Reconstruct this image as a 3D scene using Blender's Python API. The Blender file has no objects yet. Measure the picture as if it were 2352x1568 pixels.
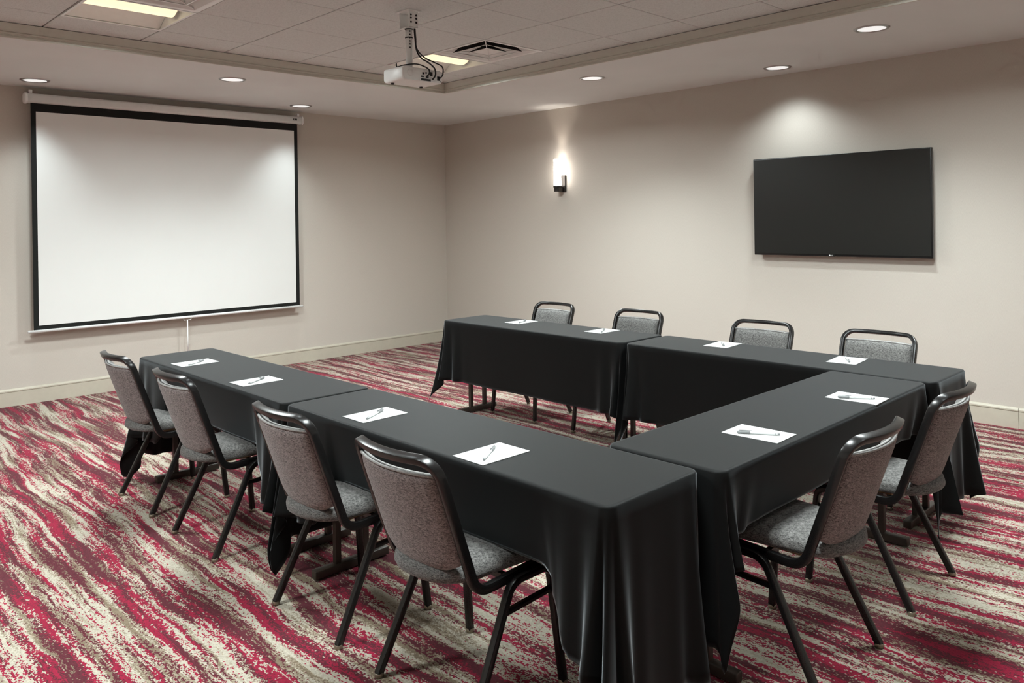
import bpy, bmesh, math, random
from mathutils import Vector, Matrix
random.seed(7)
sc = bpy.context.scene
col = sc.collection
PI = math.pi

# ------------------------------------------------------------------ camera, world, exposure
def make_camera():
    yaw, roll = math.radians(135.889), math.radians(-0.880)
    f = Vector((math.cos(yaw), math.sin(yaw), 0))
    r = Vector((math.sin(yaw), -math.cos(yaw), 0))
    u = r.cross(f)
    c, s = math.cos(roll), math.sin(roll)
    R = c * r + s * u
    U = -s * r + c * u
    cam = bpy.data.cameras.new('camera')
    cam.sensor_width = 36
    cam.lens = 1813.3 * 36 / 2352
    cam.shift_y = -(784 - 504.1) / 2352
    cam.clip_start = 0.05
    o = bpy.data.objects.new('camera', cam)
    m = Matrix.Identity(4)
    for i in range(3):
        m[i][0], m[i][1], m[i][2] = R[i], U[i], -f[i]
    m.translation = Vector((7.834, -6.419, 1.527))
    o.matrix_world = m
    col.objects.link(o)
    sc.camera = o
make_camera()
w = bpy.data.worlds.new('world'); sc.world = w; w.use_nodes = True
w.node_tree.nodes['Background'].inputs[0].default_value = (0.02, 0.02, 0.02, 1)
w.node_tree.nodes['Background'].inputs[1].default_value = 0.0
sc.view_settings.view_transform = 'Standard'
sc.view_settings.look = 'None'
sc.view_settings.gamma = 1
sc.view_settings.use_curve_mapping = False
sc.view_settings.exposure = 0.38
sc.cycles.use_denoising = True
sc.cycles.max_bounces = 6
sc.cycles.diffuse_bounces = 4
sc.cycles.glossy_bounces = 2
sc.cycles.caustics_reflective = False
sc.cycles.caustics_refractive = False
sc.cycles.use_adaptive_sampling = True
sc.cycles.adaptive_threshold = 0.08
sc.cycles.adaptive_min_samples = 12
sc.cycles.sample_clamp_indirect = 6
DOWN_W = 265.0          # watts of one recessed downlight
HIDDEN_FILL_W = 85.0
TRAY_FILL_W = 16.0
TROFFER_W = 60.0
TROFFER_E = 0.85        # emission of a ceiling troffer's diffuser
SCONCE_E = 8.0

# ------------------------------------------------------------------ helpers
def tag(o, label=None, cat=None, group=None, kind=None):
    if label: o['label'] = label
    if cat: o['category'] = cat
    if group: o['group'] = group
    if kind: o['kind'] = kind
    return o

def empty(name, loc=(0, 0, 0), rz=0, label=None, cat=None, group=None):
    o = bpy.data.objects.new(name, None)
    o.empty_display_size = 0.1
    o.location = loc; o.rotation_euler = (0, 0, rz)
    col.objects.link(o)
    return tag(o, label, cat, group)

class MB:
    def __init__(self):
        self.v = []; self.f = []; self.s = []; self.crisp = False
    def add(self, vs, fs, smooth=False):
        b = len(self.v)
        self.v += [tuple(p) for p in vs]
        self.f += [tuple(i + b for i in f) for f in fs]
        self.s += [smooth] * len(fs)
        return self
    def box(self, c, d, bev=0.0):
        if bev > 0:
            return self.bevbox(c, d, bev)
        x, y, z = c; a, b, h = d[0] / 2, d[1] / 2, d[2] / 2
        vs = [(x + i * a, y + j * b, z + k * h) for k in (-1, 1) for j in (-1, 1) for i in (-1, 1)]
        return self.add(vs, [(0, 2, 3, 1), (4, 5, 7, 6), (0, 1, 5, 4), (2, 6, 7, 3), (0, 4, 6, 2), (1, 3, 7, 5)])
    def bevbox(self, c, d, bev):
        bm = bmesh.new()
        bmesh.ops.create_cube(bm, size=1)
        for v in bm.verts:
            v.co = Vector((v.co.x * d[0] + c[0], v.co.y * d[1] + c[1], v.co.z * d[2] + c[2]))
        bmesh.ops.bevel(bm, geom=bm.edges[:], offset=bev, segments=2, affect='EDGES', profile=0.6)
        bm.verts.index_update()
        self.add([v.co for v in bm.verts], [[v.index for v in f.verts] for f in bm.faces], True)
        bm.free()
        return self
    def loft(self, rings, cap0=True, cap1=True, smooth=True, closed=True):
        n = len(rings[0]); vs = [p for r in rings for p in r]; fs = []
        for k in range(len(rings) - 1):
            for i in range(n if closed else n - 1):
                j = (i + 1) % n
                fs.append((k * n + i, k * n + j, (k + 1) * n + j, (k + 1) * n + i))
        self.add(vs, fs, smooth)
        b = len(self.v) - len(vs)
        if cap0: self.f.append(tuple(b + i for i in reversed(range(n)))); self.s.append(False)
        if cap1: self.f.append(tuple(b + (len(rings) - 1) * n + i for i in range(n))); self.s.append(False)
        return self
    def sweep(self, path, prof, ref=(1, 0, 0)):
        """profile (list of (a,b)) along path; a along ref-ish side vector, b along the other"""
        P = [Vector(p) for p in path]; rings = []
        for i, p in enumerate(P):
            t = (P[min(i + 1, len(P) - 1)] - P[max(i - 1, 0)]).normalized()
            rv = Vector(ref(i) if callable(ref) else ref)
            a = rv - t * rv.dot(t)
            if a.length < 1e-4: a = Vector((0, 0, 1)).cross(t)
            a.normalize(); b = t.cross(a)
            rings.append([p + a * q[0] + b * q[1] for q in prof])
        self.crisp = True
        return self.loft(rings)
    def tube(self, path, r, n=8):
        """round tube with rotation-minimising frames"""
        P = [Vector(p) for p in path]
        t0 = (P[1] - P[0]).normalized()
        a = Vector((0, 0, 1)) if abs(t0.z) < 0.9 else Vector((1, 0, 0))
        a = (a - t0 * a.dot(t0)).normalized(); rings = []
        for i, p in enumerate(P):
            t = (P[min(i + 1, len(P) - 1)] - P[max(i - 1, 0)]).normalized()
            a = (a - t * a.dot(t)).normalized(); b = t.cross(a)
            rr = r[i] if isinstance(r, (list, tuple)) else r
            rings.append([p + (a * math.cos(2 * PI * k / n) + b * math.sin(2 * PI * k / n)) * rr for k in range(n)])
        return self.loft(rings)
    def lathe(self, prof, c=(0, 0, 0), n=32, axis='z', cap0=False, cap1=False):
        rings = []
        for (r, h) in prof:
            ring = []
            for k in range(n):
                a = 2 * PI * k / n; x, y = r * math.cos(a), r * math.sin(a)
                p = (x, y, h) if axis == 'z' else ((h, x, y) if axis == 'x' else (y, h, x))
                ring.append((p[0] + c[0], p[1] + c[1], p[2] + c[2]))
            rings.append(ring)
        return self.loft(rings, cap0, cap1)
    def mesh(self, name):
        me = bpy.data.meshes.new(name)
        me.from_pydata(self.v, [], self.f)
        me.update()
        for p, s in zip(me.polygons, self.s): p.use_smooth = s
        if self.crisp: me.set_sharp_from_angle(angle=math.radians(40))
        return me
    def build(self, name, mat, parent=None, loc=None):
        return obj(name, self.mesh(name), mat, parent, loc)

def obj(name, me, mat, parent=None, loc=None, rz=0):
    o = bpy.data.objects.new(name, me)
    if mat is not None and not me.materials: me.materials.append(mat)
    col.objects.link(o)
    if parent is not None: o.parent = parent
    if loc is not None: o.location = loc
    if rz: o.rotation_euler = (0, 0, rz)
    return o

def copy_tree(o, parent=None):
    c = o.copy(); col.objects.link(c)
    if parent is not None: c.parent = parent
    for ch in [x for x in bpy.data.objects if x.parent == o]:
        copy_tree(ch, c)
    return c

def fillet(pts, rads, n=6):
    """polyline with rounded corners"""
    P = [Vector(p) for p in pts]; out = [P[0]]
    for i in range(1, len(P) - 1):
        r = rads[i - 1]
        a = (P[i - 1] - P[i]); b = (P[i + 1] - P[i])
        d = min(r, a.length * 0.49, b.length * 0.49)
        p0 = P[i] + a.normalized() * d; p2 = P[i] + b.normalized() * d
        for k in range(n + 1):
            t = k / n
            out.append((1 - t) ** 2 * p0 + 2 * t * (1 - t) * P[i] + t * t * p2)
    out.append(P[-1])
    return out

def rrect(w, h, r, n=3):
    pts = []
    for cx, cy, a0 in ((w / 2 - r, h / 2 - r, 0), (-w / 2 + r, h / 2 - r, 90), (-w / 2 + r, -h / 2 + r, 180), (w / 2 - r, -h / 2 + r, 270)):
        for k in range(n + 1):
            a = math.radians(a0 + 90 * k / n)
            pts.append((cx + r * math.cos(a), cy + r * math.sin(a)))
    return pts

# ------------------------------------------------------------------ materials
class NT:
    def __init__(self, name):
        self.m = bpy.data.materials.new(name); self.m.use_nodes = True
        self.t = self.m.node_tree; self.b = self.t.nodes['Principled BSDF']
    def n(self, kind, **kw):
        x = self.t.nodes.new(kind)
        for k, v in kw.items(): setattr(x, k, v)
        return x
    def l(self, a, b): self.t.links.new(a, b)
    def setv(self, sock, v):
        if hasattr(v, 'is_linked'): self.l(v, sock)
        else: sock.default_value = v
    def math(self, op, a, b=None, clamp=False):
        x = self.n('ShaderNodeMath', operation=op, use_clamp=clamp)
        self.setv(x.inputs[0], a)
        if b is not None: self.setv(x.inputs[1], b)
        return x.outputs[0]
    def pos(self, obj_space=False):
        return self.n('ShaderNodeTexCoord').outputs['Object'] if obj_space else self.n('ShaderNodeNewGeometry').outputs['Position']
    def mapping(self, vec, scale=(1, 1, 1), loc=(0, 0, 0)):
        x = self.n('ShaderNodeMapping'); self.l(vec, x.inputs[0])
        x.inputs['Scale'].default_value = scale; x.inputs['Location'].default_value = loc
        return x.outputs[0]
    def noise(self, vec, scale, detail=2, rough=0.5):
        x = self.n('ShaderNodeTexNoise'); self.l(vec, x.inputs['Vector'])
        x.inputs['Scale'].default_value = scale; x.inputs['Detail'].default_value = detail; x.inputs['Roughness'].default_value = rough
        return x.outputs[0]
    def ramp(self, fac, stops, mode='LINEAR'):
        x = self.n('ShaderNodeValToRGB'); self.l(fac, x.inputs[0])
        e = x.color_ramp; e.interpolation = mode
        while len(e.elements) < len(stops): e.elements.new(0.5)
        for el, (p, c) in zip(e.elements, stops):
            el.position = p; el.color = (*c, 1)
        return x.outputs[0]
    def mix(self, fac, a, b):
        x = self.n('ShaderNodeMix', data_type='RGBA')
        self.setv(x.inputs[0], fac); self.setv(x.inputs[6], a if hasattr(a, 'is_linked') else (*a, 1)); self.setv(x.inputs[7], b if hasattr(b, 'is_linked') else (*b, 1))
        return x.outputs[2]
    def bump(self, h, strength=0.2, dist=0.002):
        x = self.n('ShaderNodeBump'); self.l(h, x.inputs['Height'])
        x.inputs['Strength'].default_value = strength; x.inputs['Distance'].default_value = dist
        self.l(x.outputs[0], self.b.inputs['Normal'])
    def color(self, c): self.setv(self.b.inputs['Base Color'], c if hasattr(c, 'is_linked') else (*c, 1))
    def p(self, **kw):
        for k, v in kw.items(): self.b.inputs[k.replace('_', ' ')].default_value = v
        return self

def plain(name, c, rough=0.5, metal=0.0, spec=0.5, vary=0.04, scale=30):
    t = NT(name); t.p(Roughness=rough, Metallic=metal)
    t.b.inputs['Specular IOR Level'].default_value = spec
    nz = t.noise(t.pos(True), scale, 3)
    t.color(t.ramp(nz, [(0.3, tuple(x * (1 - vary) for x in c)), (0.7, tuple(min(1, x * (1 + vary)) for x in c))]))
    return t.m

def emis(name, c, strength, base=(0.8, 0.8, 0.8)):
    t = NT(name); t.color(base); t.p(Roughness=0.4)
    t.b.inputs['Emission Color'].default_value = (*c, 1)
    t.b.inputs['Emission Strength'].default_value = strength
    return t.m

M = {}
def make_materials():
    # wall covering: woven vinyl, fine vertical and horizontal threads
    t = NT('wall_covering'); P = t.pos()
    a = t.noise(t.mapping(P, (160, 160, 900)), 1, 2); b = t.noise(t.mapping(P, (700, 700, 60)), 1, 2); big = t.noise(P, 1.3, 3)
    s = t.math('ADD', t.math('MULTIPLY', a, 0.5), t.math('MULTIPLY', b, 0.5))
    c1 = t.ramp(s, [(0.35, (0.545, 0.50, 0.445)), (0.65, (0.63, 0.582, 0.522))])
    t.color(t.mix(t.math('MULTIPLY', big, 0.12), c1, (0.57, 0.525, 0.46)))
    t.p(Roughness=0.75); t.b.inputs['Specular IOR Level'].default_value = 0.25
    t.bump(s, 0.15, 0.0006); M['wall'] = t.m
    # painted soffit
    t = NT('soffit_paint'); P = t.pos()
    t.color(t.ramp(t.noise(P, 1.5, 3), [(0.3, (0.70, 0.71, 0.70)), (0.7, (0.74, 0.75, 0.74))]))
    t.p(Roughness=0.8); t.bump(t.noise(P, 220, 2), 0.05, 0.0005); M['soffit'] = t.m
    # mineral-fibre tile: fine speckle and pits
    t = NT('ceiling_tile'); P = t.pos()
    n1 = t.noise(P, 240, 3, 0.65); n2 = t.noise(P, 60, 2)
    v = t.math('ADD', t.math('MULTIPLY', n1, 0.75), t.math('MULTIPLY', n2, 0.25))
    t.color(t.ramp(v, [(0.34, (0.50, 0.515, 0.505)), (0.5, (0.67, 0.69, 0.68)), (0.7, (0.73, 0.75, 0.74))]))
    t.p(Roughness=0.9); t.bump(v, 0.35, 0.002); M['tile'] = t.m
    M['tee'] = plain('grid_tee', (0.25, 0.23, 0.21), 0.6)
    M['trim'] = plain('trim_paint', (0.60, 0.585, 0.52), 0.5, vary=0.02)
    M['base'] = plain('baseboard_paint', (0.55, 0.51, 0.42), 0.5, vary=0.02)
    # carpet: wavy streaks along x, edges broken up tuft by tuft
    t = NT('carpet'); P = t.pos()
    q = t.n('ShaderNodeVectorMath', operation='SNAP'); t.l(P, q.inputs[0]); q.inputs[1].default_value = (0.0060, 0.0042, 1)
    Q = q.outputs[0]
    sep = t.n('ShaderNodeSeparateXYZ'); t.l(Q, sep.inputs[0])
    wav = t.noise(t.mapping(Q, (0.9, 1.6, 0)), 1.0, 3, 0.55)
    y2 = t.math('ADD', sep.outputs[1], t.math('MULTIPLY', t.math('SUBTRACT', wav, 0.5), 0.20))
    com = t.n('ShaderNodeCombineXYZ'); t.l(sep.outputs[0], com.inputs[0]); t.l(y2, com.inputs[1])
    V = com.outputs[0]
    band = t.noise(t.mapping(V, (0.95, 12.5, 0), (3.1, 1.7, 0)), 1.0, 4, 0.62)
    thin = t.noise(t.mapping(V, (1.6, 60.0, 0), (9.3, 4.2, 0)), 1.0, 2, 0.5)
    tone = t.noise(t.mapping(V, (1.2, 17.0, 0), (17.7, 8.8, 0)), 1.0, 3, 0.55)
    fine = t.noise(t.mapping(V, (38, 75, 0)), 1.0, 2, 0.7)
    wn = t.n('ShaderNodeTexWhiteNoise', noise_dimensions='2D'); t.l(Q, wn.inputs['Vector'])
    dit = wn.outputs[0]
    jit = t.math('ADD', t.math('MULTIPLY', t.math('SUBTRACT', fine, 0.5), 0.30), t.math('MULTIPLY', t.math('SUBTRACT', dit, 0.5), 0.10))
    v1 = t.math('ADD', t.math('ADD', t.math('MULTIPLY', band, 0.74), t.math('MULTIPLY', thin, 0.26)), jit)
    v2 = t.math('ADD', t.math('ADD', t.math('MULTIPLY', tone, 0.85), t.math('MULTIPLY', thin, 0.15)), t.math('MULTIPLY', jit, 0.75))
    cream, taupe, sand = (0.415, 0.377, 0.305), (0.195, 0.15, 0.103), (0.295, 0.247, 0.183)
    red, maroon, rose = (0.245, 0.011, 0.036), (0.092, 0.018, 0.026), (0.165, 0.015, 0.031)
    light = t.ramp(v2, [(0.0, taupe), (0.41, sand), (0.46, cream), (0.62, sand)], 'CONSTANT')
    dark = t.ramp(v2, [(0.0, maroon), (0.515, rose), (0.545, red), (0.66, maroon)], 'CONSTANT')
    sel = t.ramp(v1, [(0.0, (0, 0, 0)), (0.492, (1, 1, 1))], 'CONSTANT')
    basec = t.mix(sel, light, dark)
    var = t.ramp(dit, [(0.0, (0.82, 0.82, 0.82)), (1.0, (1.12, 1.12, 1.12))])
    mul = t.n('ShaderNodeMix', data_type='RGBA', blend_type='MULTIPLY'); mul.inputs[0].default_value = 1
    t.l(basec, mul.inputs[6]); t.l(var, mul.inputs[7])
    t.color(mul.outputs[2])
    t.p(Roughness=1.0); t.b.inputs['Specular IOR Level'].default_value = 0.05
    t.b.inputs['Sheen Weight'].default_value = 0.1
    t.bump(t.math('ADD', dit, t.noise(P, 300, 2)), 0.35, 0.003); M['carpet'] = t.m
    # black table linen with a soft sheen
    t = NT('black_linen'); P = t.pos()
    wv = t.noise(t.mapping(P, (900, 900, 900)), 1, 2)
    t.color(t.ramp(wv, [(0.3, (0.003, 0.0033, 0.0033)), (0.7, (0.006, 0.0065, 0.0065))]))
    t.p(Roughness=0.58); t.b.inputs['Specular IOR Level'].default_value = 0.12
    t.b.inputs['Sheen Weight'].default_value = 0.52; t.b.inputs['Sheen Roughness'].default_value = 0.3
    t.b.inputs['Sheen Tint'].default_value = (0.8, 0.86, 0.9, 1)
    t.bump(wv, 0.08, 0.0004); M['linen'] = t.m
    # chair upholstery, heathered weave
    def fabric(name, c0, c1):
        t = NT(name); P = t.pos(True)
        a = t.noise(t.mapping(P, (90, 90, 420)), 1, 3, 0.7); b = t.noise(t.mapping(P, (420, 300, 300)), 1, 2, 0.6)
        v = t.math('ADD', t.math('MULTIPLY', a, 0.6), t.math('MULTIPLY', b, 0.4))
        t.color(t.ramp(v, [(0.38, c0), (0.62, c1)])); t.p(Roughness=0.9)
        t.b.inputs['Specular IOR Level'].default_value = 0.2; t.b.inputs['Sheen Weight'].default_value = 0.15
        t.bump(v, 0.3, 0.0012); return t.m
    M['fabric'] = fabric('grey_upholstery', (0.025, 0.0245, 0.024), (0.225, 0.218, 0.21))
    M['fabric_back_bounce'] = fabric('grey_upholstery_bounce', (0.035, 0.029, 0.029), (0.36, 0.31, 0.305))  # same upholstery; reddish light bounced off the carpet put into its colour
    M['piping'] = fabric('piping_fabric', (0.20, 0.195, 0.19), (0.42, 0.41, 0.40))
    M['frame'] = plain('black_powder_coat', (0.008, 0.0075, 0.0075), 0.27, 0.0, 0.45)
    M['glide'] = plain('steel_glide', (0.30, 0.26, 0.20), 0.4, 0.8)
    M['ply'] = plain('plywood', (0.42, 0.29, 0.16), 0.6, vary=0.15, scale=12)
    M['tablebrown'] = plain('table_leg_paint', (0.035, 0.026, 0.02), 0.4)
    M['laminate'] = plain('table_laminate', (0.20, 0.13, 0.075), 0.45, vary=0.15, scale=8)
    M['paper'] = plain('paper', (0.50, 0.51, 0.505), 0.7, vary=0.01)
    M['paper_edge'] = plain('paper_stack', (0.70, 0.71, 0.70), 0.8, vary=0.03, scale=400)
    M['pen_body'] = plain('pen_barrel', (0.66, 0.68, 0.68), 0.25)
    M['pen_cap'] = plain('pen_cap', (0.25, 0.26, 0.265), 0.3)
    M['white_metal'] = plain('white_enamel', (0.84, 0.85, 0.84), 0.35, vary=0.02)
    M['white_plastic'] = plain('white_plastic', (0.90, 0.92, 0.91), 0.4, vary=0.02)
    M['matte_white'] = plain('projection_fabric', (0.80, 0.81, 0.79), 0.85, spec=0.2, vary=0.006, scale=3)
    M['matte_black'] = plain('black_border', (0.008, 0.009, 0.008), 0.75, spec=0.3)
    M['black_plastic'] = plain('black_plastic', (0.008, 0.008, 0.008), 0.3)
    M['rubber'] = plain('cable_rubber', (0.012, 0.012, 0.012), 0.5)
    M['bronze'] = plain('dark_bronze', (0.045, 0.04, 0.036), 0.35, 0.6)
    M['steel'] = plain('brushed_steel', (0.45, 0.44, 0.43), 0.3, 0.9)
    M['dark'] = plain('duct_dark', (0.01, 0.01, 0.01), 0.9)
    M['logo'] = plain('logo_silver', (0.75, 0.75, 0.73), 0.4)
    t = NT('display_glass'); t.color((0.008, 0.0085, 0.0075)); t.p(Roughness=0.30)
    t.b.inputs['Specular IOR Level'].default_value = 0.6
    t.bump(t.noise(t.pos(True), 900, 1), 0.02, 0.0002); M['display'] = t.m
    M['down_lens'] = emis('downlight_lens', (1.0, 0.98, 0.95), 0.62, (0.4, 0.4, 0.4))
    M['troffer'] = emis('troffer_diffuser', (1.0, 0.83, 0.52), TROFFER_E, (0.5, 0.5, 0.45))
    M['sconce'] = emis('sconce_glass', (1.0, 0.94, 0.87), SCONCE_E)
make_materials()

# ------------------------------------------------------------------ room shell
XE, YE = 10.2, -9.0
HC, HT = 2.74, 2.83                       # soffit and tile heights
TX0, TX1, TY0, TY1 = 2.0, 8.2, -1.63, -7.37   # tray opening
def struct(name, mb, mat, parent=None):
    o = mb.build(name, mat, parent)
    if parent is None: tag(o, kind='structure')
    return o
struct('floor', MB().box(((XE) / 2, YE / 2, -0.05), (XE + 0.2, -YE + 0.2, 0.1)), M['carpet'])
struct('wall_left', MB().box((-0.05, YE / 2, HC / 2 + 0.05), (0.1, -YE, HC + 0.1)), M['wall'])
struct('wall_right', MB().box((XE / 2, 0.05, HC / 2 + 0.05), (XE + 0.2, 0.1, HC + 0.1)), M['wall'])
struct('wall_near', MB().box((XE + 0.05, YE / 2, HC / 2 + 0.05), (0.1, -YE, HC + 0.1)), M['wall'])
struct('wall_back', MB().box((XE / 2, YE - 0.05, HC / 2 + 0.05), (XE + 0.2, 0.1, HC + 0.1)), M['wall'])
def ceiling():
    mb = MB(); h = 0.14; z = HC + h / 2
    mb.box((TX0 / 2, YE / 2, z), (TX0, -YE, h)); mb.box(((TX1 + XE) / 2, YE / 2, z), (XE - TX1, -YE, h))
    mb.box(((TX0 + TX1) / 2, TY0 / 2, z), (TX1 - TX0, -TY0, h)); mb.box(((TX0 + TX1) / 2, (TY1 + YE) / 2, z), (TX1 - TX0, TY1 - YE, h))
    c = struct('ceiling', mb, M['soffit'])
    # slab above the suspended tiles
    MB().box(((TX0 + TX1) / 2, (TY0 + TY1) / 2, 3.0), (TX1 - TX0 + 0.3, TY0 - TY1 + 0.3, 0.04)).build('ceiling_slab', M['dark'], c)
    MB().box(((TX0 + TX1) / 2, TY0 + 0.06, 2.93), (TX1 - TX0 + 0.3, 0.1, 0.12)).box(((TX0 + TX1) / 2, TY1 - 0.06, 2.93), (TX1 - TX0 + 0.3, 0.1, 0.12)) \
        .box((TX0 - 0.06, (TY0 + TY1) / 2, 2.93), (0.1, TY0 - TY1, 0.12)).box((TX1 + 0.06, (TY0 + TY1) / 2, 2.93), (0.1, TY0 - TY1, 0.12)).build('plenum_wall', M['dark'], c)
    xs = [TX0] + [4.23 + 0.61 * k for k in range(-3, 7)] + [TX1]
    ys = [TY0] + [-1.97 - 0.61 * k for k in range(0, 9)] + [TY1]
    open_cells = set()
    for i in range(len(xs) - 1):
        for j in range(len(ys) - 1):
            cx, cy = (xs[i] + xs[i + 1]) / 2, (ys[j] + ys[j + 1]) / 2
            if any(abs(cx - a) < 0.1 and abs(cy - b) < 0.1 for a, b in CELLS): open_cells.add((i, j))
    cache = {}
    for i in range(len(xs) - 1):
        for j in range(len(ys) - 1):
            if (i, j) in open_cells: continue
            dx, dy = xs[i + 1] - xs[i] - 0.006, ys[j] - ys[j + 1] - 0.010
            key = (round(dx, 3), round(dy, 3))
            if key not in cache:
                m = MB(); e = 0.003
                r0 = [(sx * dx / 2, sy * dy / 2, 0.012) for sx, sy in ((-1, -1), (1, -1), (1, 1), (-1, 1))]
                r1 = [(sx * dx / 2, sy * dy / 2, e) for sx, sy in ((-1, -1), (1, -1), (1, 1), (-1, 1))]
                r2 = [(sx * (dx / 2 - e), sy * (dy / 2 - e), 0) for sx, sy in ((-1, -1), (1, -1), (1, 1), (-1, 1))]
                m.loft([r2, r1, r0], smooth=False); me = m.mesh('ceiling_tile'); me.materials.append(M['tile']); cache[key] = me
            obj('ceiling_tile', cache[key], None, c, ((xs[i] + xs[i + 1]) / 2, (ys[j] + ys[j + 1]) / 2, HT))
    g = MB()
    for x in xs[1:-1]: g.box((x, (TY0 + TY1) / 2, HT + 0.012), (0.02, TY0 - TY1, 0.012))
    for y in ys[1:-1]: g.box(((TX0 + TX1) / 2, y, HT + 0.013), (TX1 - TX0, 0.02, 0.012))
    g.build('grid_tee', M['tee'], c)
    # tray trim: stepped moulding
    prof = [(0.0, 2.733), (0.014, 2.733), (0.014, 2.744), (0.010, 2.747), (0.010, 2.756), (0.018, 2.760), (0.018, 2.768), (0.012, 2.772), (0.020, 2.800), (0.026, 2.826), (0.0, 2.826)]
    cs = [(TX0, TY0), (TX1, TY0), (TX1, TY1), (TX0, TY1)]
    for k in range(4):
        (xa, ya), (xb, yb) = cs[k], cs[(k + 1) % 4]
        inx = {0: (1, -1), 1: (-1, -1), 2: (-1, 1), 3: (1, 1)}
        ra = [(xa + inx[k][0] * d, ya + inx[k][1] * d, z) for d, z in prof]
        rb = [(xb + inx[(k + 1) % 4][0] * d, yb + inx[(k + 1) % 4][1] * d, z) for d, z in prof]
        struct('trim_%d' % (k + 1), MB().loft([ra, rb], smooth=False), M['trim'])
# tray cells that hold a light or an air diffuser (cell centres)
TROFFERS = [(2.705, -2.275), (2.705, -4.715), (6.365, -2.275), (6.365, -4.715), (6.365, -7.11 + 0.565)]
VENTS = [(3.315, -2.275), (3.315, -4.715)]
TROFFERS = [(2.705, -2.275), (2.705, -4.715), (6.365, -2.275), (6.365, -4.715), (4.535, -6.545)]
CELLS = TROFFERS + VENTS
ceiling()
def baseboard(name, a, b, nrm, mitre=(1, 1)):
    """profile along a wall from a to b; nrm points into the room"""
    prof = [(0.0, 0.0), (0.013, 0.0), (0.013, 0.119), (0.0095, 0.1205), (0.0095, 0.1225), (0.016, 0.124), (0.016, 0.134), (0.010, 0.142), (0.004, 0.146), (0.0, 0.147)]
    mb = MB(); dirv = (Vector(b) - Vector(a)).normalized()
    ra = [Vector((a[0], a[1], 0)) + Vector(nrm) * d + dirv * d * mitre[0] + Vector((0, 0, z)) for d, z in prof]
    rb = [Vector((b[0], b[1], 0)) + Vector(nrm) * d - dirv * d * mitre[1] + Vector((0, 0, z)) for d, z in prof]
    mb.loft([ra, rb], smooth=False)
    struct(name, mb, M['base'])
baseboard('baseboard_left', (0, 0, 0), (0, YE, 0), (1, 0, 0))
baseboard('baseboard_right', (0, 0, 0), (6.312, 0, 0), (0, -1, 0), (1, 0))
baseboard('baseboard_right', (6.3145, 0, 0), (XE, 0, 0), (0, -1, 0), (0, 1))
baseboard('baseboard_near', (XE, 0, 0), (XE, YE, 0), (-1, 0, 0))
baseboard('baseboard_back', (0, YE, 0), (XE, YE, 0), (0, 1, 0))

# ------------------------------------------------------------------ ceiling fixtures
def make_downlight(x, y, label, watts=DOWN_W, shape=None, z=HC):
    t = empty('downlight', (x, y, z), 0, label, 'downlight', 'recessed ceiling downlights')
    MB().lathe([(0.087, -0.0005), (0.090, -0.007), (0.098, -0.0085), (0.106, -0.006), (0.110, 0.0)], n=40).build('trim_ring', M['steel'], t)
    MB().lathe([(0.0005, -0.0035), (0.05, -0.0035), (0.0885, -0.0025)], n=40).build('lens', M['down_lens'], t)
    ld = bpy.data.lights.new('downlight_bulb', 'SPOT')
    ld.energy = watts; ld.spot_size = math.radians(shape[0] if shape else 122); ld.spot_blend = shape[1] if shape else 1.0
    ld.shadow_soft_size = 0.07; ld.color = (0.88, 0.985, 1.0)
    lo = bpy.data.objects.new('downlight_bulb', ld); col.objects.link(lo)
    lo.parent = t; lo.location = (0, 0, -0.02)
    return t
DL = [
    (0.412, -4.694, 'round recessed ceiling downlight above the left end of the projector screen'),
    (1.455, -3.477, 'round recessed ceiling downlight in front of the middle of the projector screen'),
    (0.440, -2.276, 'round recessed ceiling downlight above the right end of the projector screen'),
    (3.428, -1.156, 'round recessed ceiling downlight between the ceiling vent and the wall sconce'),
    (4.712, -0.336, 'round recessed ceiling downlight close to the wall above the television'),
    (5.779, -1.126, 'largest round recessed ceiling downlight, at the upper right, beside the tray ceiling trim'),
]
for x, y, lb in DL:
    make_downlight(x, y, lb, DOWN_W * (0.12 if y > -0.5 else 0.15 if x < 0.5 else 0.42 if x < 2 else 0.50), (126, 0.8) if y > -0.5 else (92, 1.0) if x < 0.5 else None)
for x, y, lb in [(9.2, -1.15, 'corner of the near wall'), (9.2, -3.5, 'near wall, first from the corner'), (9.2, -5.9, 'near wall, second from the corner'),
                 (1.3, -6.6, 'far left soffit'), (7.6, -8.2, 'back soffit, right'), (5.3, -8.2, 'back soffit, middle'), (3.0, -8.2, 'back soffit, left')]:  # unseen soffit lamps added for general fill on walls and tables
    make_downlight(x, y, 'round recessed fill downlight, added out of view over the ' + lb, HIDDEN_FILL_W)

for x, y, lb in [(4.535, -4.715, 'far left table'), (5.755, -3.495, 'middle of the U'), (6.975, -2.275, 'right end of the wall row'), (5.755, -5.325, 'near left table'), (7.585, -3.495, 'end table')]:  # unseen lamps added to brighten the tabletops from overhead
    make_downlight(x, y, 'added fill downlight in the tiles, out of view above the ' + lb, TRAY_FILL_W, (110, 1.0), HT)

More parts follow.
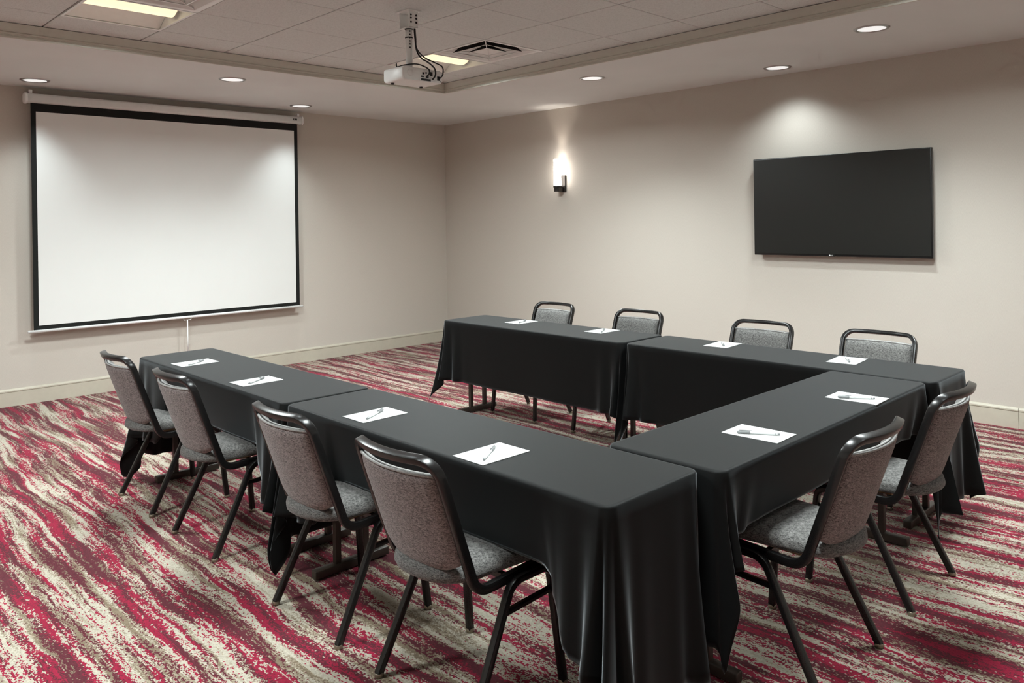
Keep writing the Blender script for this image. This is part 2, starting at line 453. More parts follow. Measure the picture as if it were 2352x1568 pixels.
def make_troffer(x, y, label):
    t = empty('ceiling_light', (x, y, HT), 0, label, 'ceiling light', 'square troffer lights in the tiled ceiling')
    a = 0.30; d = 0.085
    # housing: shallow open box
    hb = MB()
    for sx in (-1, 1): hb.box((sx * (a - 0.003), 0, d / 2), (0.006, 2 * a, d))
    for sy in (-1, 1): hb.box((0, sy * (a - 0.003), d / 2), (2 * a - 0.012, 0.006, d))
    hb.box((0, 0, d + 0.004), (2 * a, 2 * a, 0.008))
    hb.build('housing', M['white_metal'], t)
    fr = MB()
    for sx in (-1, 1): fr.box((sx * (a - 0.008), 0, -0.001), (0.016, 2 * a, 0.004))
    for sy in (-1, 1): fr.box((0, sy * (a - 0.008), -0.001), (2 * a - 0.032, 0.016, 0.004))
    fr.build('frame', M['white_metal'], t)
    for s in (-1, 1):      # curved reflector wings
        n = 10; rings = []
        for yy in (-a + 0.008, a - 0.008):
            ring = []
            for k in range(n + 1):
                u = k / n; xx = s * (0.286 - u * 0.19); zz = 0.004 + 0.072 * math.sin(u * PI * 0.62)
                ring.append((xx, yy, zz))
            rings.append(ring)
        MB().loft(rings, False, False, True, False).build('reflector', M['white_metal'], t)
    n = 12; rings = []     # basket diffuser
    for yy in (-a + 0.03, a - 0.03):
        rings.append([(-0.10 + 0.20 * k / n, yy, 0.080 - 0.055 * math.sin(PI * k / n) ** 0.6) for k in range(n + 1)])
    MB().loft(rings, False, False, True, False).build('diffuser', M['troffer'], t)
    for sy in (-1, 1):
        pts = [(-0.10 + 0.20 * k / n, sy * (a - 0.03), 0.080 - 0.055 * math.sin(PI * k / n) ** 0.6) for k in range(n + 1)]
        m = MB(); m.add(pts, [tuple(range(n + 1))]); m.build('end_plate', M['white_metal'], t)
    ld = bpy.data.lights.new('troffer_tubes', 'AREA'); ld.shape = 'SQUARE'; ld.size = 0.5; ld.energy = TROFFER_W; ld.spread = math.radians(163); ld.color = (0.90, 0.985, 0.98)
    lo = bpy.data.objects.new('troffer_tubes', ld); col.objects.link(lo); lo.parent = t; lo.location = (0, 0, -0.006)
    return t
TL = ['square troffer light in the tiled ceiling behind the hanging projector', 'square troffer light in the tiled ceiling at the upper left corner',
      'square troffer light out of view above the far right table', 'square troffer light out of view above the middle table', 'square troffer light out of view toward the back wall']
for (x, y), lb in zip(TROFFERS, TL): make_troffer(x, y, lb)

def make_vent(x, y, label):
    t = empty('air_vent', (x, y, HT), 0, label, 'air vent', 'square ceiling air diffusers')
    a = 0.302
    def sq(r, z): return [(-r, -r, z), (r, -r, z), (r, r, z), (-r, r, z)]
    MB().loft([sq(a, 0.004), sq(a, -0.002), sq(0.274, -0.002), sq(0.268, 0.0), sq(0.205, 0.066)], False, False, False).build('frame', M['white_metal'], t)
    MB().box((0, 0, 0.125), (0.58, 0.58, 0.008)).build('duct', M['dark'], t)
    db = MB()
    for s in (-1, 1): db.box((s * 0.286, 0, 0.066), (0.006, 0.578, 0.108)); db.box((0, s * 0.286, 0.066), (0.566, 0.006, 0.108))
    db.build('duct_wall', M['dark'], t)
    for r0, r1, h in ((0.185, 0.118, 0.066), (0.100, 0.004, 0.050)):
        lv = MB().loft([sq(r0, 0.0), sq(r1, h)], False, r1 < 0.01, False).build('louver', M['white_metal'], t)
        MB().loft([sq(r0 + 0.003, -0.0012), sq(r0 + 0.004, 0.003), sq(r1 + 0.005, h + 0.004)], False, True if r1 < 0.01 else False, False).build('louver_top_shade', M['dark'], lv)  # black topside paints in the shade between the louvers
        MB().loft([sq(r0 + 0.003, -0.0015), sq(r0 - 0.006, -0.0015), sq(r0 - 0.006, 0.001), sq(r0 + 0.003, 0.001)], False, False, False).build('louver_lip', M['white_metal'], lv)
    for k in range(4):
        a0 = PI / 4 + k * PI / 2; c, s = math.cos(a0) * 1.414, math.sin(a0) * 1.414
        MB().tube([(c * 0.10, s * 0.10, 0.006), (c * 0.272, s * 0.272, 0.006)], 0.0045, 6).build('corner_rib', M['white_metal'], t)
make_vent(*VENTS[0], 'square ceiling air vent beside the light behind the projector')
make_vent(*VENTS[1], 'square ceiling air vent at the top edge, beside the upper left light')

# ------------------------------------------------------------------ projector on its ceiling mount
def projector():
    px, py = 3.87, -3.446
    t = empty('projector_mount', (px, py, HT), 0, 'white ceiling projector mount with bracket plate and perforated pole', 'mount')
    MB().box((0, 0, -0.003), (0.125, 0.105, 0.006), 0.001).build('ceiling_plate', M['white_metal'], t)
    br = MB()
    for s in (-1, 1): br.box((s * 0.048, 0, -0.056), (0.004, 0.07, 0.10))
    br.box((0, 0, -0.106), (0.10, 0.07, 0.004)); b = br.build('bracket', M['white_metal'], t)
    for s in (-1, 1):
        for z in (-0.03, -0.05, -0.075): MB().lathe([(0.006, 0.0), (0.006, 0.003), (0.0005, 0.004)], (0.050, s * 0.02, z), 10, 'x').build('bolt', M['dark'], b)
    MB().tube([(0, 0, -0.10), (0, 0, -0.355)], 0.021, 16).build('pole', M['white_metal'], t)
    for k in range(6): MB().lathe([(0.005, 0.0), (0.005, 0.0015), (0.0004, 0.002)], (0.0195, -0.007, -0.125 - 0.02 * k), 8, 'x').build('hole', M['dark'], t)
    MB().lathe([(0.0225, -0.102), (0.026, -0.104), (0.026, -0.112), (0.0225, -0.114)], n=16).build('cable_tie', M['rubber'], t)
    MB().lathe([(0.0215, -0.158), (0.0245, -0.160), (0.0245, -0.164), (0.0215, -0.166)], n=16).build('cable_tie', M['rubber'], t)
    MB().box((0, 0, -0.358), (0.12, 0.10, 0.006), 0.001).box((0.03, 0.03, -0.364), (0.02, 0.02, 0.012)).box((-0.03, -0.03, -0.364), (0.02, 0.02, 0.012)).build('base_plate', M['white_metal'], t)
    p = empty('projector', (3.90, -3.443, 2.378), 0, 'white ceiling-mounted video projector with cables at its rear panel', 'projector')
    L, W, H = 0.205, 0.305, 0.082
    rings = []
    for x, ins in ((-L / 2, 0.012), (-L / 2 + 0.012, 0.0), (L / 2 - 0.01, 0.0), (L / 2, 0.004)):
        rings.append([(x, a, b + H / 2) for a, b in rrect(W - 2 * ins, H - 2 * ins, 0.018, 4)])
    MB().loft(rings).build('body', M['white_plastic'], p)
    rp = MB(); pr = rrect(W - 0.016, H - 0.016, 0.014, 4)
    rp.loft([[(L / 2 + 0.0005, a, b + H / 2) for a, b in pr], [(L / 2 + 0.002, a * 0.99, b * 0.98 + H / 2) for a, b in pr]], False, True)
    rp.build('rear_panel', M['white_plastic'], p)
    MB().lathe([(0.022, 0), (0.022, 0.002), (0.018, 0.0028), (0.0005, 0.0028)], (L / 2 + 0.002, -0.098, H / 2 + 0.004), 24, 'x').build('speaker_grille', M['white_metal'], p)
    for k, (y, z, w, h) in enumerate([(0.0, 0.05, 0.012, 0.012), (0.022, 0.055, 0.01, 0.008), (-0.008, 0.030, 0.022, 0.009), (0.03, 0.030, 0.02, 0.012), (0.02, 0.012, 0.072, 0.012), (0.062, 0.052, 0.018, 0.024), (0.118, 0.030, 0.02, 0.026), (0.132, 0.012, 0.006, 0.006)]):
        MB().box((L / 2 + 0.003, y, z), (0.004, w, h)).build('connector_port', M['black_plastic'], p)
    MB().lathe([(0.030, 0.0), (0.030, 0.014), (0.024, 0.016), (0.02, 0.006), (0.0005, 0.004)], (-L / 2 - 0.014, 0.06, H / 2), 24, 'x').build('lens', M['black_plastic'], p)
    for s in (-1, 1): MB().lathe([(0.012, 0.002), (0.010, -0.008), (0.0005, -0.008)], (-0.06, s * 0.11, 0), 12).build('foot', M['rubber'], p)
    # cables
    def cable(pts, lb, r=0.0042):
        P = [Vector(q) for q in pts]; out = []
        for i in range(len(P) - 1):
            p0, p1, p2, p3 = P[max(i - 1, 0)], P[i], P[i + 1], P[min(i + 2, len(P) - 1)]
            for k in range(8):
                u = k / 8
                out.append(0.5 * ((2 * p1) + (-p0 + p2) * u + (2 * p0 - 5 * p1 + 4 * p2 - p3) * u * u + (-p0 + 3 * p1 - 3 * p2 + p3) * u ** 3))
        out.append(P[-1])
        tag(MB().tube(out, r, 8).build('cable', M['rubber']), lb, 'cable', 'projector cables')
    X = 4.012
    cable([(3.905, -3.425, 2.725), (3.905, -3.42, 2.66), (3.907, -3.415, 2.60), (3.94, -3.385, 2.545), (4.0, -3.345, 2.505), (4.045, -3.325, 2.475), (4.04, -3.318, 2.43), (X, -3.32, 2.408)], 'black cable dropping from the pole to the far right port of the projector')
    cable([(3.898, -3.425, 2.725), (3.898, -3.418, 2.65), (3.90, -3.41, 2.59), (3.93, -3.40, 2.54), (3.99, -3.385, 2.50), (4.035, -3.378, 2.46), (4.04, -3.376, 2.42), (X + .005, -3.38, 2.395)], 'black cable dropping from the pole to the middle port of the projector', 0.005)
    cable([(3.85, -3.53, 2.50), (3.86, -3.53, 2.478), (3.90, -3.50, 2.488), (3.97, -3.46, 2.487), (4.03, -3.425, 2.455), (4.035, -3.42, 2.425), (X, -3.42, 2.412)], 'short black cable looping over the top of the projector')
projector()

# ------------------------------------------------------------------ projection screen
def screen():
    t = empty('projection_screen', (0, -3.38, 0), 0, 'white pull-down projector screen with black border hanging on the left wall', 'projector screen')
    X = 0.11; y0, y1 = -1.241, 1.199        # white area, relative to the empty
    zb, zt = 0.676, 2.518
    MB().box((X, (y0 + y1) / 2, (zb + zt) / 2), (0.003, y1 - y0, zt - zb)).build('white_surface', M['matte_white'], t)
    bd = 0.040; top = 2.60
    bm_ = MB()
    bm_.box((X, y0 - bd / 2, (zb + top) / 2 - 0.02), (0.0032, bd, top - zb + 0.04))
    bm_.box((X, y1 + bd / 2, (zb + top) / 2 - 0.02), (0.0032, bd, top - zb + 0.04))
    bm_.box((X, (y0 + y1) / 2, (zt + top) / 2), (0.0032, y1 - y0, top - zt)).box((X, (y0 + y1) / 2, zb - 0.02), (0.0032, y1 - y0, 0.04))
    bm_.build('black_border', M['matte_black'], t)
    # roller case
    yc0, yc1 = y0 - 0.068, y1 + 0.085
    prof = rrect(0.085, 0.082, 0.024, 5)
    MB().loft([[(X - 0.012 + a, y, 2.632 + b) for a, b in prof] for y in (yc0, yc1)]).build('roller_case', M['white_metal'], t)
    for y, s in ((yc0, -1), (yc1, 1)):
        pe = rrect(0.094, 0.093, 0.026, 5)
        c = MB().loft([[(X - 0.012 + a, y - s * 0.002, 2.632 + b) for a, b in pe], [(X - 0.012 + a, y + s * 0.014, 2.632 + b) for a, b in pe], [(X - 0.012 + a * .85, y + s * 0.02, 2.632 + b * .85) for a, b in pe]]).build('end_cap', M['white_plastic'], t)
        MB().box((X - 0.012, y - s * 0.03, 2.69), (0.03, 0.025, 0.03)).box((0.05, y - s * 0.03, 2.68), (0.10, 0.025, 0.012)).build('mounting_bracket', M['white_metal'], t)
    MB().box((X + 0.0315, yc1 - 0.085, 2.637), (0.002, 0.045, 0.02)).build('name_label', M['black_plastic'], t)
    MB().box((X + 0.033, yc1 - 0.092, 2.640), (0.0012, 0.018, 0.006)).build('label_print', M['logo'], t)
    # bottom bar
    MB().tube([(X, y0 - 0.085, 0.628), (X, y1 + 0.075, 0.628)], 0.0125, 12).build('bottom_bar', M['white_metal'], t)
    h = MB(); yh = 0.03
    h.tube(fillet([(X, yh - 0.035, 0.618), (X, yh - 0.035, 0.600), (X, yh + 0.035, 0.600), (X, yh + 0.035, 0.618)], [0.01, 0.01]), 0.003, 6)
    h.build('pull_handle', M['white_metal'], t)
    MB().tube([(X, yh, 0.600), (X, yh, 0.26)], 0.0065, 8).lathe([(0.001, 0.25), (0.010, 0.245), (0.011, 0.225), (0.001, 0.218)], (X, yh, 0), 10).build('pull_cord', M['white_plastic'], t)
screen()

# ------------------------------------------------------------------ television
def television():
    x0, x1, z0, z1 = 4.341, 5.791, 1.188, 2.019
    t = empty('television', ((x0 + x1) / 2, -0.002, z0), 0, 'large black flat-screen television mounted on the right wall', 'television')
    W, H = x1 - x0, z1 - z0
    MB().bevbox((0, -0.058, H / 2), (W, 0.036, H), 0.004).build('bezel', M['black_plastic'], t)
    MB().box((0, -0.0775, H / 2 + 0.004), (W - 0.018, 0.003, H - 0.026)).build('display', M['display'], t)
    MB().bevbox((0, -0.03, H / 2 - 0.02), (W * 0.72, 0.035, H * 0.62), 0.01).build('back_cover', M['black_plastic'], t)
    MB().box((0, -0.008, H / 2), (0.45, 0.016, 0.42)).build('wall_bracket', M['steel'], t)
    pl = MB().box((-0.042, -0.0768, 0.006), (0.055, 0.002, 0.016)).build('logo_plate', M['black_plastic'], t)
    MB().lathe([(0.0062, 0.0), (0.0062, -0.001), (0.0002, -0.001)], (-0.054, -0.078, 0.007), 20, 'y').build('logo_emblem', M['logo'], t)
    cu = bpy.data.curves.new('logo_lettering', 'FONT'); cu.body = 'LG'; cu.size = 0.0135; cu.extrude = 0.0004; cu.align_x = 'LEFT'
    tmp = bpy.data.objects.new('tmp_text', cu); col.objects.link(tmp)
    me = bpy.data.meshes.new_from_object(tmp.evaluated_get(bpy.context.evaluated_depsgraph_get()))
    bpy.data.objects.remove(tmp)
    me.materials.clear()
    o = obj('logo_lettering', me, M['logo'], t, (-0.045, -0.0782, 0.0025)); o.rotation_euler = (PI / 2, 0, 0)
television()

# ------------------------------------------------------------------ wall sconce
def sconce():
    t = empty('wall_sconce', (2.02, 0, 1.82), 0, 'lit wall sconce with white glass tube and dark bracket on the right wall', 'wall lamp')
    MB().bevbox((0, -0.010, 0.09), (0.105, 0.02, 0.18), 0.004).build('backplate', M['bronze'], t)
    MB().bevbox((0, -0.065, 0.028), (0.06, 0.09, 0.05), 0.004).lathe([(0.001, 0.046), (0.045, 0.047), (0.047, 0.052), (0.047, 0.066), (0.001, 0.066)], (0, -0.085, 0), 28).build('bracket_arm', M['bronze'], t)
    MB().lathe([(0.038, 0.066), (0.040, 0.07), (0.040, 0.352), (0.037, 0.356)], (0, -0.085, 0), 32).build('glass_tube', M['sconce'], t)
    ld = bpy.data.lights.new('sconce_bulb', 'SPOT'); ld.energy = 6; ld.spot_size = math.radians(64); ld.spot_blend = 1.0; ld.color = (1, 0.90, 0.78); ld.shadow_soft_size = 0.03
    lo = bpy.data.objects.new('sconce_bulb', ld); col.objects.link(lo); lo.parent = t; lo.location = (0, -0.085, 0.33); lo.rotation_euler = (PI, 0, 0)
sconce()

# ------------------------------------------------------------------ tables and tablecloths
TH = 0.735
def make_table(cx, cy, rz, L, W, label):
    t = empty('folding_table', (cx, cy, 0), rz, label, 'table', 'folding tables set in a U')
    pr = rrect(L - 0.012, W - 0.012, 0.03, 4)
    MB().loft([[(a, b, 0.708) for a, b in pr], [(a, b, 0.7305) for a, b in pr]], smooth=False).build('tabletop', M['laminate'], t)
    ap = MB()
    for s in (-1, 1): ap.box((0, s * (W / 2 - 0.04), 0.695), (L - 0.2, 0.018, 0.026))
    ap.build('apron', M['tablebrown'], t)
    for s in (-1, 1):
        x = s * (L / 2 - 0.15)
        for q in (-1, 1): MB().box((x, q * 0.072, 0.372), (0.026, 0.026, 0.67)).build('leg', M['tablebrown'], t)
        MB().bevbox((x, 0, 0.026), (0.038, W - 0.08, 0.036), 0.004).build('foot_bar', M['tablebrown'], t)
        MB().tube([(x, 0, 0.50), (x - s * 0.32, 0, 0.695)], 0.008, 8).box((x, 0, 0.50), (0.02, 0.144, 0.02)).build('brace', M['tablebrown'], t)
    return t

def make_cloth(cx, cy, rz, L, W, drops, label, free=(1, 1), lift=None, seed=1, tight=()):
    """drops = (xneg, xpos, yneg, ypos); free = how far the ends may swing out; lift = {side: (drop, from, to)} raised hem over chairs"""
    rnd = random.Random(seed)
    a, b = L / 2, W / 2; rc = 0.038
    exn, exp_, dyn, dyp = drops
    ph = [rnd.uniform(-0.5, 0.5) for _ in range(8)]
    tuck = {}
    def side_drop(side, x):
        tuck[side] = 0.0
        d = dyn if side < 0 else dyp
        if lift and side in lift:
            ld, x0, x1, soft = lift[side]
            def sm(u): u = max(0, min(1, u)); return u * u * (3 - 2 * u)
            k = sm((x - x0) / soft) * sm((x1 - x) / soft)
            d = d + (ld - d) * k
            tuck[side] = k
        return d
    # perimeter samples: (base xy, side-dir weight vector, drop, fold amplitude)
    S = []
    NS = 90; NE = 30; NC = 34
    def falloff(d, r=0.13): return math.exp(-(d / r) ** 2)
    def fold(d): return math.cos(2 * PI * d / 0.13)
    def add_side(side):                      # long side, direction of travel: ccw
        for k in range(NS):
            u = k / NS; x = (-a + rc) + u * (2 * a - 2 * rc)
            if side > 0: x = -x
            d = min(a - rc - abs(x), 9)
            near = falloff(d)
            A = near * (0.085 + 0.082 * fold(d)) + 0.010 * math.sin(x * 9 + ph[0 if side < 0 else 1] * 6) + 0.012
            if (1 if x > 0 else -1, side) in tight: A *= 0.1
            D = side_drop(side, x); A -= 0.19 * tuck[side] * (1 if abs(D) < 0.3 else 0.5)
            S.append(((x, side * b), (0, side), D, A, 1.0))
    def add_end(side):
        fr = free[0] if side < 0 else free[1]
        for k in range(NE):
            u = k / NE; y = (-b + rc) + u * (2 * b - 2 * rc)
            if side < 0: y = -y
            d = b - rc - abs(y)
            A = falloff(d, 0.085) * (0.085 + 0.082 * fold(d)) + 0.012
            S.append(((side * a, y), (side, 0), exn if side < 0 else exp_, A, fr))
    def add_corner(sx, sy, start_side):
        fr = free[0] if sx < 0 else free[1]
        de = exn if sx < 0 else exp_; ds = side_drop(sy, sx * (a - rc))
        j = (sx + 1) + (sy + 1) // 2
        for k in range(NC):
            th = (k + 0.0) / NC * PI / 2
            if not start_side: th = PI / 2 - th      # th = 0 at side normal, 90 at end normal
            ex, ey = math.sin(th) * sx, math.cos(th) * sy
            base = (sx * (a - rc) + rc * ex, sy * (b - rc) + rc * ey)
            # length of cloth from the table corner to the hem in this direction
            D = min(ds / max(math.cos(th), 1e-3), de / max(math.sin(th), 1e-3))
            mitre = math.hypot(ds, de)
            D = min(D, mitre * 0.985)
            A = 0.085 + 0.082 * math.cos(2 * PI * (th / (PI / 2)) * 2) + 0.03 * math.sin(th * 2 + ph[j]) + 0.012
            if (sx, sy) in tight: A *= 0.1
            S.append((base, (ex, ey), D, A, fr))
    add_side(-1); add_corner(1, -1, True); add_end(1); add_corner(1, 1, False)
    add_side(1); add_corner(-1, 1, True); add_end(-1); add_corner(-1, -1, False)
    N = len(S); K = 18; re = 0.009
    rings = []
    rings.append([(s[0][0] - s[1][0] * re * 1.6, s[0][1] - s[1][1] * re * 1.6, TH) for s in S])
    for q in range(4):                       # edge rounding
        al = PI / 2 * (q + 0.4) / 4
        rings.append([(s[0][0] - s[1][0] * re * (1 - math.sin(al)), s[0][1] - s[1][1] * re * (1 - math.sin(al)), TH - re * (1 - math.cos(al))) for s in S])
    for k in range(1, K + 1):
        u = k / K; ring = []
        for (bx, by), (nx, ny), D, A, fr in S:
            r = D * u; o = r * A * (0.55 + 0.45 * u)
            dz = math.sqrt(max(r * r - o * o, 0))
            z = TH - re - dz
            if z < 0.012:
                o += (0.012 - z) * 0.25; z = 0.012 + 0.002 * math.sin(k)
            ring.append((bx + nx * o * fr, by + ny * o, z))
        rings.append(ring)
    mb = MB(); mb.loft(rings, True, False, True)
    o = mb.build('tablecloth', M['linen'])
    o.location = (cx, cy, 0); o.rotation_euler = (0, 0, rz)
    md = o.modifiers.new('thickness', 'SOLIDIFY'); md.thickness = 0.0015; md.offset = -1
    tag(o, label, 'tablecloth', 'black tablecloths on the tables set in a U')
    return o
# left arm: two tables parallel to the right wall; right arm the same; one table across
WT = 0.456
YL, YR = (-4.742 - 4.286) / 2, (-2.456 - 2.0) / 2
tables = [
    (3.755, YL, 0, 1.79, 'far left table nearest the projector screen', (0.60, 0.56, 0.455, 0.40), (1, 0.06), {-1: (0.25, -0.62, 0.75, 0.22)}),
    (5.565, YL, 0, 1.80, 'near left table closest to the camera', (0.58, 0.62, 0.455, 0.40), (0.06, 0.55), {-1: (0.25, -0.68, 0.80, 0.2)}),
    (3.830, YR, 0, 1.79, 'far table along the right wall nearest the room corner', (0.46, 0.46, 0.452, 0.455), (1, 0.06), {1: (0.25, -0.75, 0.75, 0.2)}),
    (5.655, YR, 0, 1.81, 'table along the right wall below the television', (0.46, 0.60, 0.455, 0.26), (0.06, 0.9), {1: (0.25, -0.75, 0.75, 0.2)}),
]
for i, (x, y, rz, L, nm, dr, fr, lf) in enumerate(tables):
    make_table(x, y, rz, L, WT, 'folding table with dark legs, the ' + nm)
    make_cloth(x, y, rz, L, WT, dr, 'black tablecloth draped over the ' + nm, fr, lf, 11 + i, {1: ((1, 1),), 3: ((1, -1),)}.get(i, ()))
YM0, YM1 = -4.268, -2.474
make_table(6.300, (YM0 + YM1) / 2, PI / 2, YM1 - YM0, 0.46, 'folding table with dark legs, the one across the end joining both rows')
make_cloth(6.300, (YM0 + YM1) / 2, PI / 2, YM1 - YM0, 0.46, (0.55, 0.40, 0.30, 0.30), 'black tablecloth draped over the table across the end joining both rows', (0.04, 0.04), {-1: (0.225, -0.885, 0.95, 0.13)}, 31)

# ------------------------------------------------------------------ chairs
def make_chair():
    t = empty('banquet_chair', (0, 0, 0))
    tube = rrect(0.0265, 0.028, 0.0045, 2)
    def yb(z): return -0.150 - (z - 0.43) * 0.346
    bow = 0.045
    HX = 0.203
    # back frame: one bent tube from under the seat, up the posts and over the top rail
    top = 0.832
    half = fillet([(0.192, 0.17, 0.410), (0.196, yb(0.40) + 0.004, 0.398), (HX, yb(0.81), 0.81)], [0.055], 8)
    right = half[:-1]
    zc = top - 0.055
    path = [p for p in right]
    path += [Vector((HX, yb(0.6), 0.6)), Vector((HX, yb(zc), zc))]
    for k in range(1, 7):
        a = PI / 2 * k / 6; x = HX - 0.055 * (1 - math.cos(a)); z = zc + 0.055 * math.sin(a)
        path.append(Vector((x, yb(z) - bow * max(0, 1 - (x / HX) ** 2), z)))
    xe = HX - 0.055
    for k in range(1, 8):
        x = xe - k / 8 * 2 * xe
        path.append(Vector((x, yb(top) - bow * (1 - (x / HX) ** 2), top)))
    half_n = len(path)
    first = [p for p in path if p.x >= -1e-6]
    mir = [Vector((-p.x, p.y, p.z)) for p in reversed(first) if p.x > 1e-6]
    full = first + mir
    def ref(i):
        return (0, 1, 0.35)
    MB().sweep(full, [(q[0] * 1.15, q[1] * 0.82) for q in tube], lambda i: (0, 1, 0.3) if full[i].z > 0.45 else (0, 0.35, 1)).build('back_frame', M['frame'], t)
    # upholstered back panel
    nu, nv = 16, 12; zt = 0.783
    def zbt(u): return 0.452 + 0.045 * abs(u) ** 3
    hw = 0.188
    def pt(u, v, off):
        z = zbt(u) + (zt - zbt(u)) * v; x = u * hw
        return (x, yb(z) - bow * (1 - (x / HX) ** 2) + off, z)
    def rim(u, v):
        du = min(1, (1 - abs(u)) / 0.12); dv = min(1, min(v, 1 - v) / 0.10)
        e = min(du, dv); return math.sqrt(max(0, 1 - (1 - e) ** 2))
    us = [-1 + 2 * k / nu for k in range(nu + 1)]; us[0], us[-1] = -1, 1
    us = [math.copysign(abs(u) ** 0.8, u) for u in us]
    vs = [0, 0.02, 0.06, 0.12, 0.25, 0.4, 0.55, 0.7, 0.82, 0.9, 0.95, 0.985, 1.0]
    for nm, sgn, thick, mat in (('back_cushion', 1, 0.030, M['fabric']), ('back_panel', -1, 0.012, M['fabric_back_bounce'])):
        V = []; F = []
        for v in vs:
            for u in us: V.append(pt(u, v, sgn * (0.002 + thick * rim(u, v))))
        n = len(us)
        for i in range(len(vs) - 1):
            for j in range(n - 1):
                q = (i * n + j, i * n + j + 1, (i + 1) * n + j + 1, (i + 1) * n + j)
                F.append(q if sgn < 0 else q[::-1])
        b0 = len(V)                      # close towards the middle plane
        edge = [j for j in range(n)] + [i * n + n - 1 for i in range(1, len(vs))] + [(len(vs) - 1) * n + j for j in range(n - 2, -1, -1)] + [i * n for i in range(len(vs) - 2, 0, -1)]
        for e in edge: V.append((V[e][0], V[e][1] - sgn * 0.004, V[e][2]))
        for k in range(len(edge)):
            k2 = (k + 1) % len(edge); q = (edge[k], b0 + k, b0 + k2, edge[k2]); F.append(q if sgn < 0 else q[::-1])
        m = MB(); m.add(V, F, True); m.build(nm, mat, t)
    for off in (0.008, -0.0065):
        MB().tube([Vector(pt(-1 + 2 * k / 14, 1.0, off)) + Vector((0, 0, 0.001)) for k in range(15)], 0.0045, 6).build('piping', M['piping'], t)
    # seat pad
    long_seg = []
    def outline(ins):
        pts = []
        fw, rw, yf, yr = 0.213 - ins, 0.170 - ins, 0.247 - ins, -0.190 + ins * 0.4
        P = [(-rw, yr), (rw, yr), (fw, yf), (-fw, yf)]
        base = fillet([(0, yf, 0), (-fw, yf, 0), (-rw, yr, 0), (rw, yr, 0), (fw, yf, 0), (0, yf, 0)], [0.06, 0.075, 0.075, 0.06], 6)[:-1]
        for p in base:
            y = p.y
            if y < 0: y -= (0.050 - ins * 0.6) * max(0, 1 - (p.x / (rw + 1e-6)) ** 2) * min(1, max(0, (-y - 0.1) / 0.1))
            pts.append((p.x, y))
        # densify the rear edge
        dense = []
        for i in range(len(pts)):
            q0, q1 = pts[i], pts[(i + 1) % len(pts)]
            dense.append(q0)
            if len(long_seg) <= i: long_seg.append(math.hypot(q1[0] - q0[0], q1[1] - q0[1]) > 0.1)
            for k in range(1, 7 if long_seg[i] else 1):
                x, y = q0[0] + (q1[0] - q0[0]) * k / 7, q0[1] + (q1[1] - q0[1]) * k / 7
                if y < -0.15 and abs(x) < rw: y = yr - (0.050 - ins * 0.6) * (1 - (x / rw) ** 2)
                dense.append((x, y))
        return dense
    lv = [(0.010, 0.424), (0.001, 0.430), (0.0, 0.442), (0.003, 0.456), (0.012, 0.466), (0.03, 0.4735), (0.07, 0.4785), (0.12, 0.480)]
    rings = [[(x, y, z) for x, y in outline(i)] for i, z in lv]
    MB().loft(rings).build('seat', M['fabric'], t)
    MB().box((0, 0.045, 0.418), (0.31, 0.30, 0.010)).build('seat_board', M['ply'], t)
    # legs
    for s in (-1, 1):
        mid = (s * 0.214, 0.085, 0.398)
        for y0, yt in ((-0.2, -0.005), (0.205, 0.168)):
            path = fillet([(s * 0.233, y0, 0.012), (s * 0.214, yt, 0.398), mid], [0.062], 7)
            lg = MB().sweep(path, rrect(0.0255, 0.0255, 0.0055, 2), (1, 0, 0)).build('leg', M['frame'], t)
            MB().lathe([(0.001, 0.0), (0.0145, 0.0), (0.0155, 0.004), (0.0155, 0.014), (0.0135, 0.016)], (s * 0.233, y0, 0), 12).build('glide', M['glide'], lg)
        fr = 0.305 / 0.386
        ra = Vector((s * (0.233 - 0.019 * fr), -0.2 + 0.195 * fr * 1.0, 0.312)); rb = Vector((s * (0.233 - 0.019 * fr), 0.205 - 0.037 * fr, 0.322))
        MB().sweep([ra, rb], rrect(0.018, 0.018, 0.004, 2), (1, 0, 0)).build('stretcher', M['frame'], t)
    for y in (0.0, 0.15):
        MB().box((0, y, 0.402), (0.42, 0.02, 0.018)).build('seat_rail', M['frame'], t)
    return t
proto = make_chair()
ZL = -4.7125
CH = [
    (3.305, ZL, 0, 'grey banquet chair on the left row, farthest back beside the projector screen'),
    (4.080, ZL, 0, 'grey banquet chair on the left row, second from the projector screen'),
    (5.120, ZL, 0, 'grey banquet chair on the left row, third from the projector screen'),
    (5.837, ZL, 0, 'grey banquet chair on the left row, nearest the camera, its back largest in view'),
    (6.520, -3.800, PI / 2, 'grey banquet chair at the end table, the nearer of the two on the right'),
    (6.520, -3.022, PI / 2, 'grey banquet chair at the end table, the farther one, next to the wall row'),
    (3.450, -1.985, PI, 'grey banquet chair along the right wall, closest to the room corner, below the sconce'),
    (4.300, -1.985, PI, 'grey banquet chair along the right wall, second from the room corner'),
    (5.285, -1.985, PI, 'grey banquet chair along the right wall, under the left part of the television'),
    (6.015, -1.985, PI, 'grey banquet chair along the right wall, under the right edge of the television'),
]
for i, (x, y, rz, lb) in enumerate(CH):
    c = proto if i == 0 else copy_tree(proto)
    c.location = (x, y, 0); c.rotation_euler = (0, 0, rz)
    tag(c, lb, 'chair', 'banquet chairs around the tables')

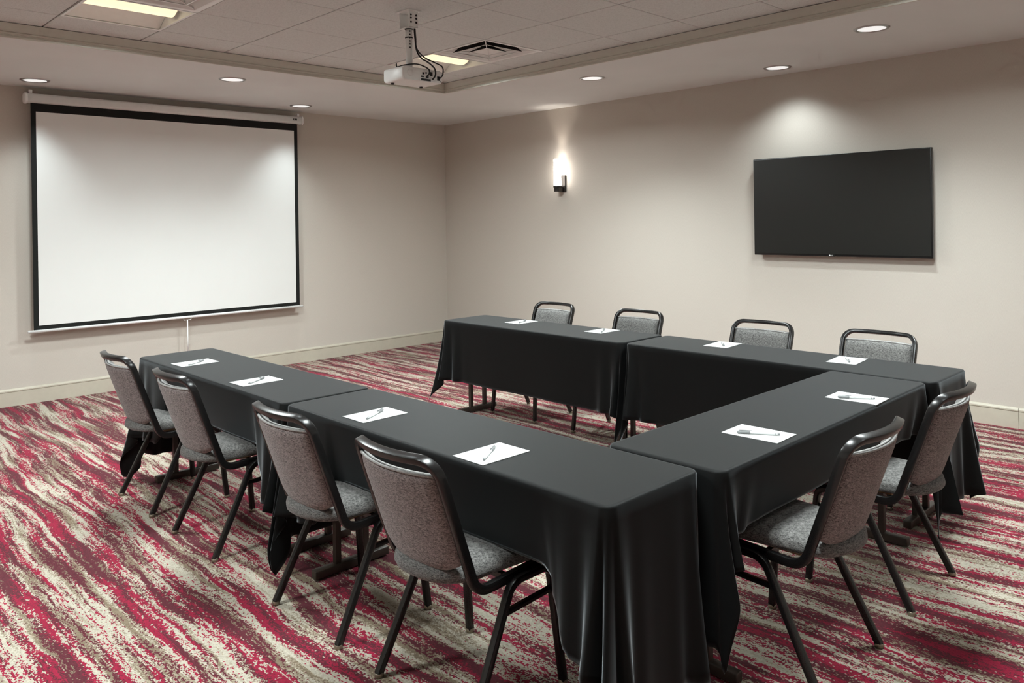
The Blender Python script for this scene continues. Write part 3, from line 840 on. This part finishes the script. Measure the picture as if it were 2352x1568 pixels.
# ------------------------------------------------------------------ notepads and pens
def make_pad():
    t = empty('notepad')
    MB().box((0, 0, 0.0012), (0.150, 0.213, 0.0024)).build('backing_sheets', M['paper_edge'], t)
    MB().box((0, 0, 0.0030), (0.152, 0.215, 0.0012)).build('top_sheet', M['paper'], t)
    MB().box((0, 0.1045, 0.00375), (0.152, 0.006, 0.0004)).build('gummed_edge', M['paper_edge'], t)
    return t
def make_pen():
    t = empty('pen')
    r = 0.0046
    MB().lathe([(0.0005, -0.074), (0.0034, -0.0735), (0.0036, -0.066), (0.0042, -0.063), (r, -0.058)], (0, 0, r), 14, 'y').build('end_plug', M['pen_cap'], t)
    MB().lathe([(r * 0.93, -0.066), (r * 0.93, 0.030)], (0, 0, r), 14, 'y').build('barrel', M['pen_body'], t)
    cp = MB().lathe([(0.0048, 0.028), (0.0058, 0.030), (0.0058, 0.066), (0.0045, 0.073), (0.0005, 0.075)], (0, 0, r + 0.0012), 14, 'y').build('cap', M['pen_cap'], t)
    MB().box((0.0, 0.043, 2 * r + 0.0032), (0.0034, 0.046, 0.0013)).build('clip', M['pen_cap'], cp)
    return t
pad0, pen0 = make_pad(), make_pen()
PZ = TH + 0.0002
# pad centre, pad turn, pen from plug end to cap end
PD = [
    ((3.331, -4.589), 0.03, (3.40, -4.655), (3.315, -4.535), 'on the far left table, closest to the projector screen'),
    ((4.094, -4.594), 0.02, (4.145, -4.66), (4.06, -4.535), 'on the far left table, second from the projector screen'),
    ((5.118, -4.582), 0.0, (5.165, -4.655), (5.09, -4.525), 'on the near left table, farther from the camera'),
    ((5.861, -4.620), 0.0, (5.905, -4.695), (5.825, -4.573), 'on the near left table, nearest the camera'),
    ((6.393, -3.792), PI / 2 + 0.03, (6.465, -3.77), (6.335, -3.847), 'on the end table, nearer the camera'),
    ((6.421, -3.000), PI / 2 + 0.03, (6.49, -2.985), (6.365, -3.06), 'on the end table, farther from the camera'),
    ((3.508, -2.142), PI, (3.55, -2.20), (3.50, -2.09), 'on the wall-side row, nearest the room corner'),
    ((4.296, -2.126), PI, (4.345, -2.195), (4.275, -2.08), 'on the wall-side row, second from the room corner'),
    ((5.241, -2.115), PI + 0.08, (5.20, -2.06), (5.285, -2.175), 'on the wall-side row, third from the room corner'),
    ((6.021, -2.152), PI + 0.1, (5.985, -2.09), (6.06, -2.215), 'on the wall-side row, nearest the right end'),
]
for i, ((x, y), rz, a, b, lb) in enumerate(PD):
    p = pad0 if i == 0 else copy_tree(pad0)
    p.location = (x, y, PZ); p.rotation_euler = (0, 0, rz)
    tag(p, 'white notepad ' + lb, 'notepad', 'notepads on the tables')
    q = pen0 if i == 0 else copy_tree(pen0)
    dx, dy = b[0] - a[0], b[1] - a[1]
    q.location = ((a[0] + b[0]) / 2, (a[1] + b[1]) / 2, PZ + 0.0040); q.rotation_euler = (0, 0, math.atan2(dy, dx) - PI / 2)
    tag(q, 'grey-capped pen lying on the notepad ' + lb, 'pen', 'pens on the notepads')
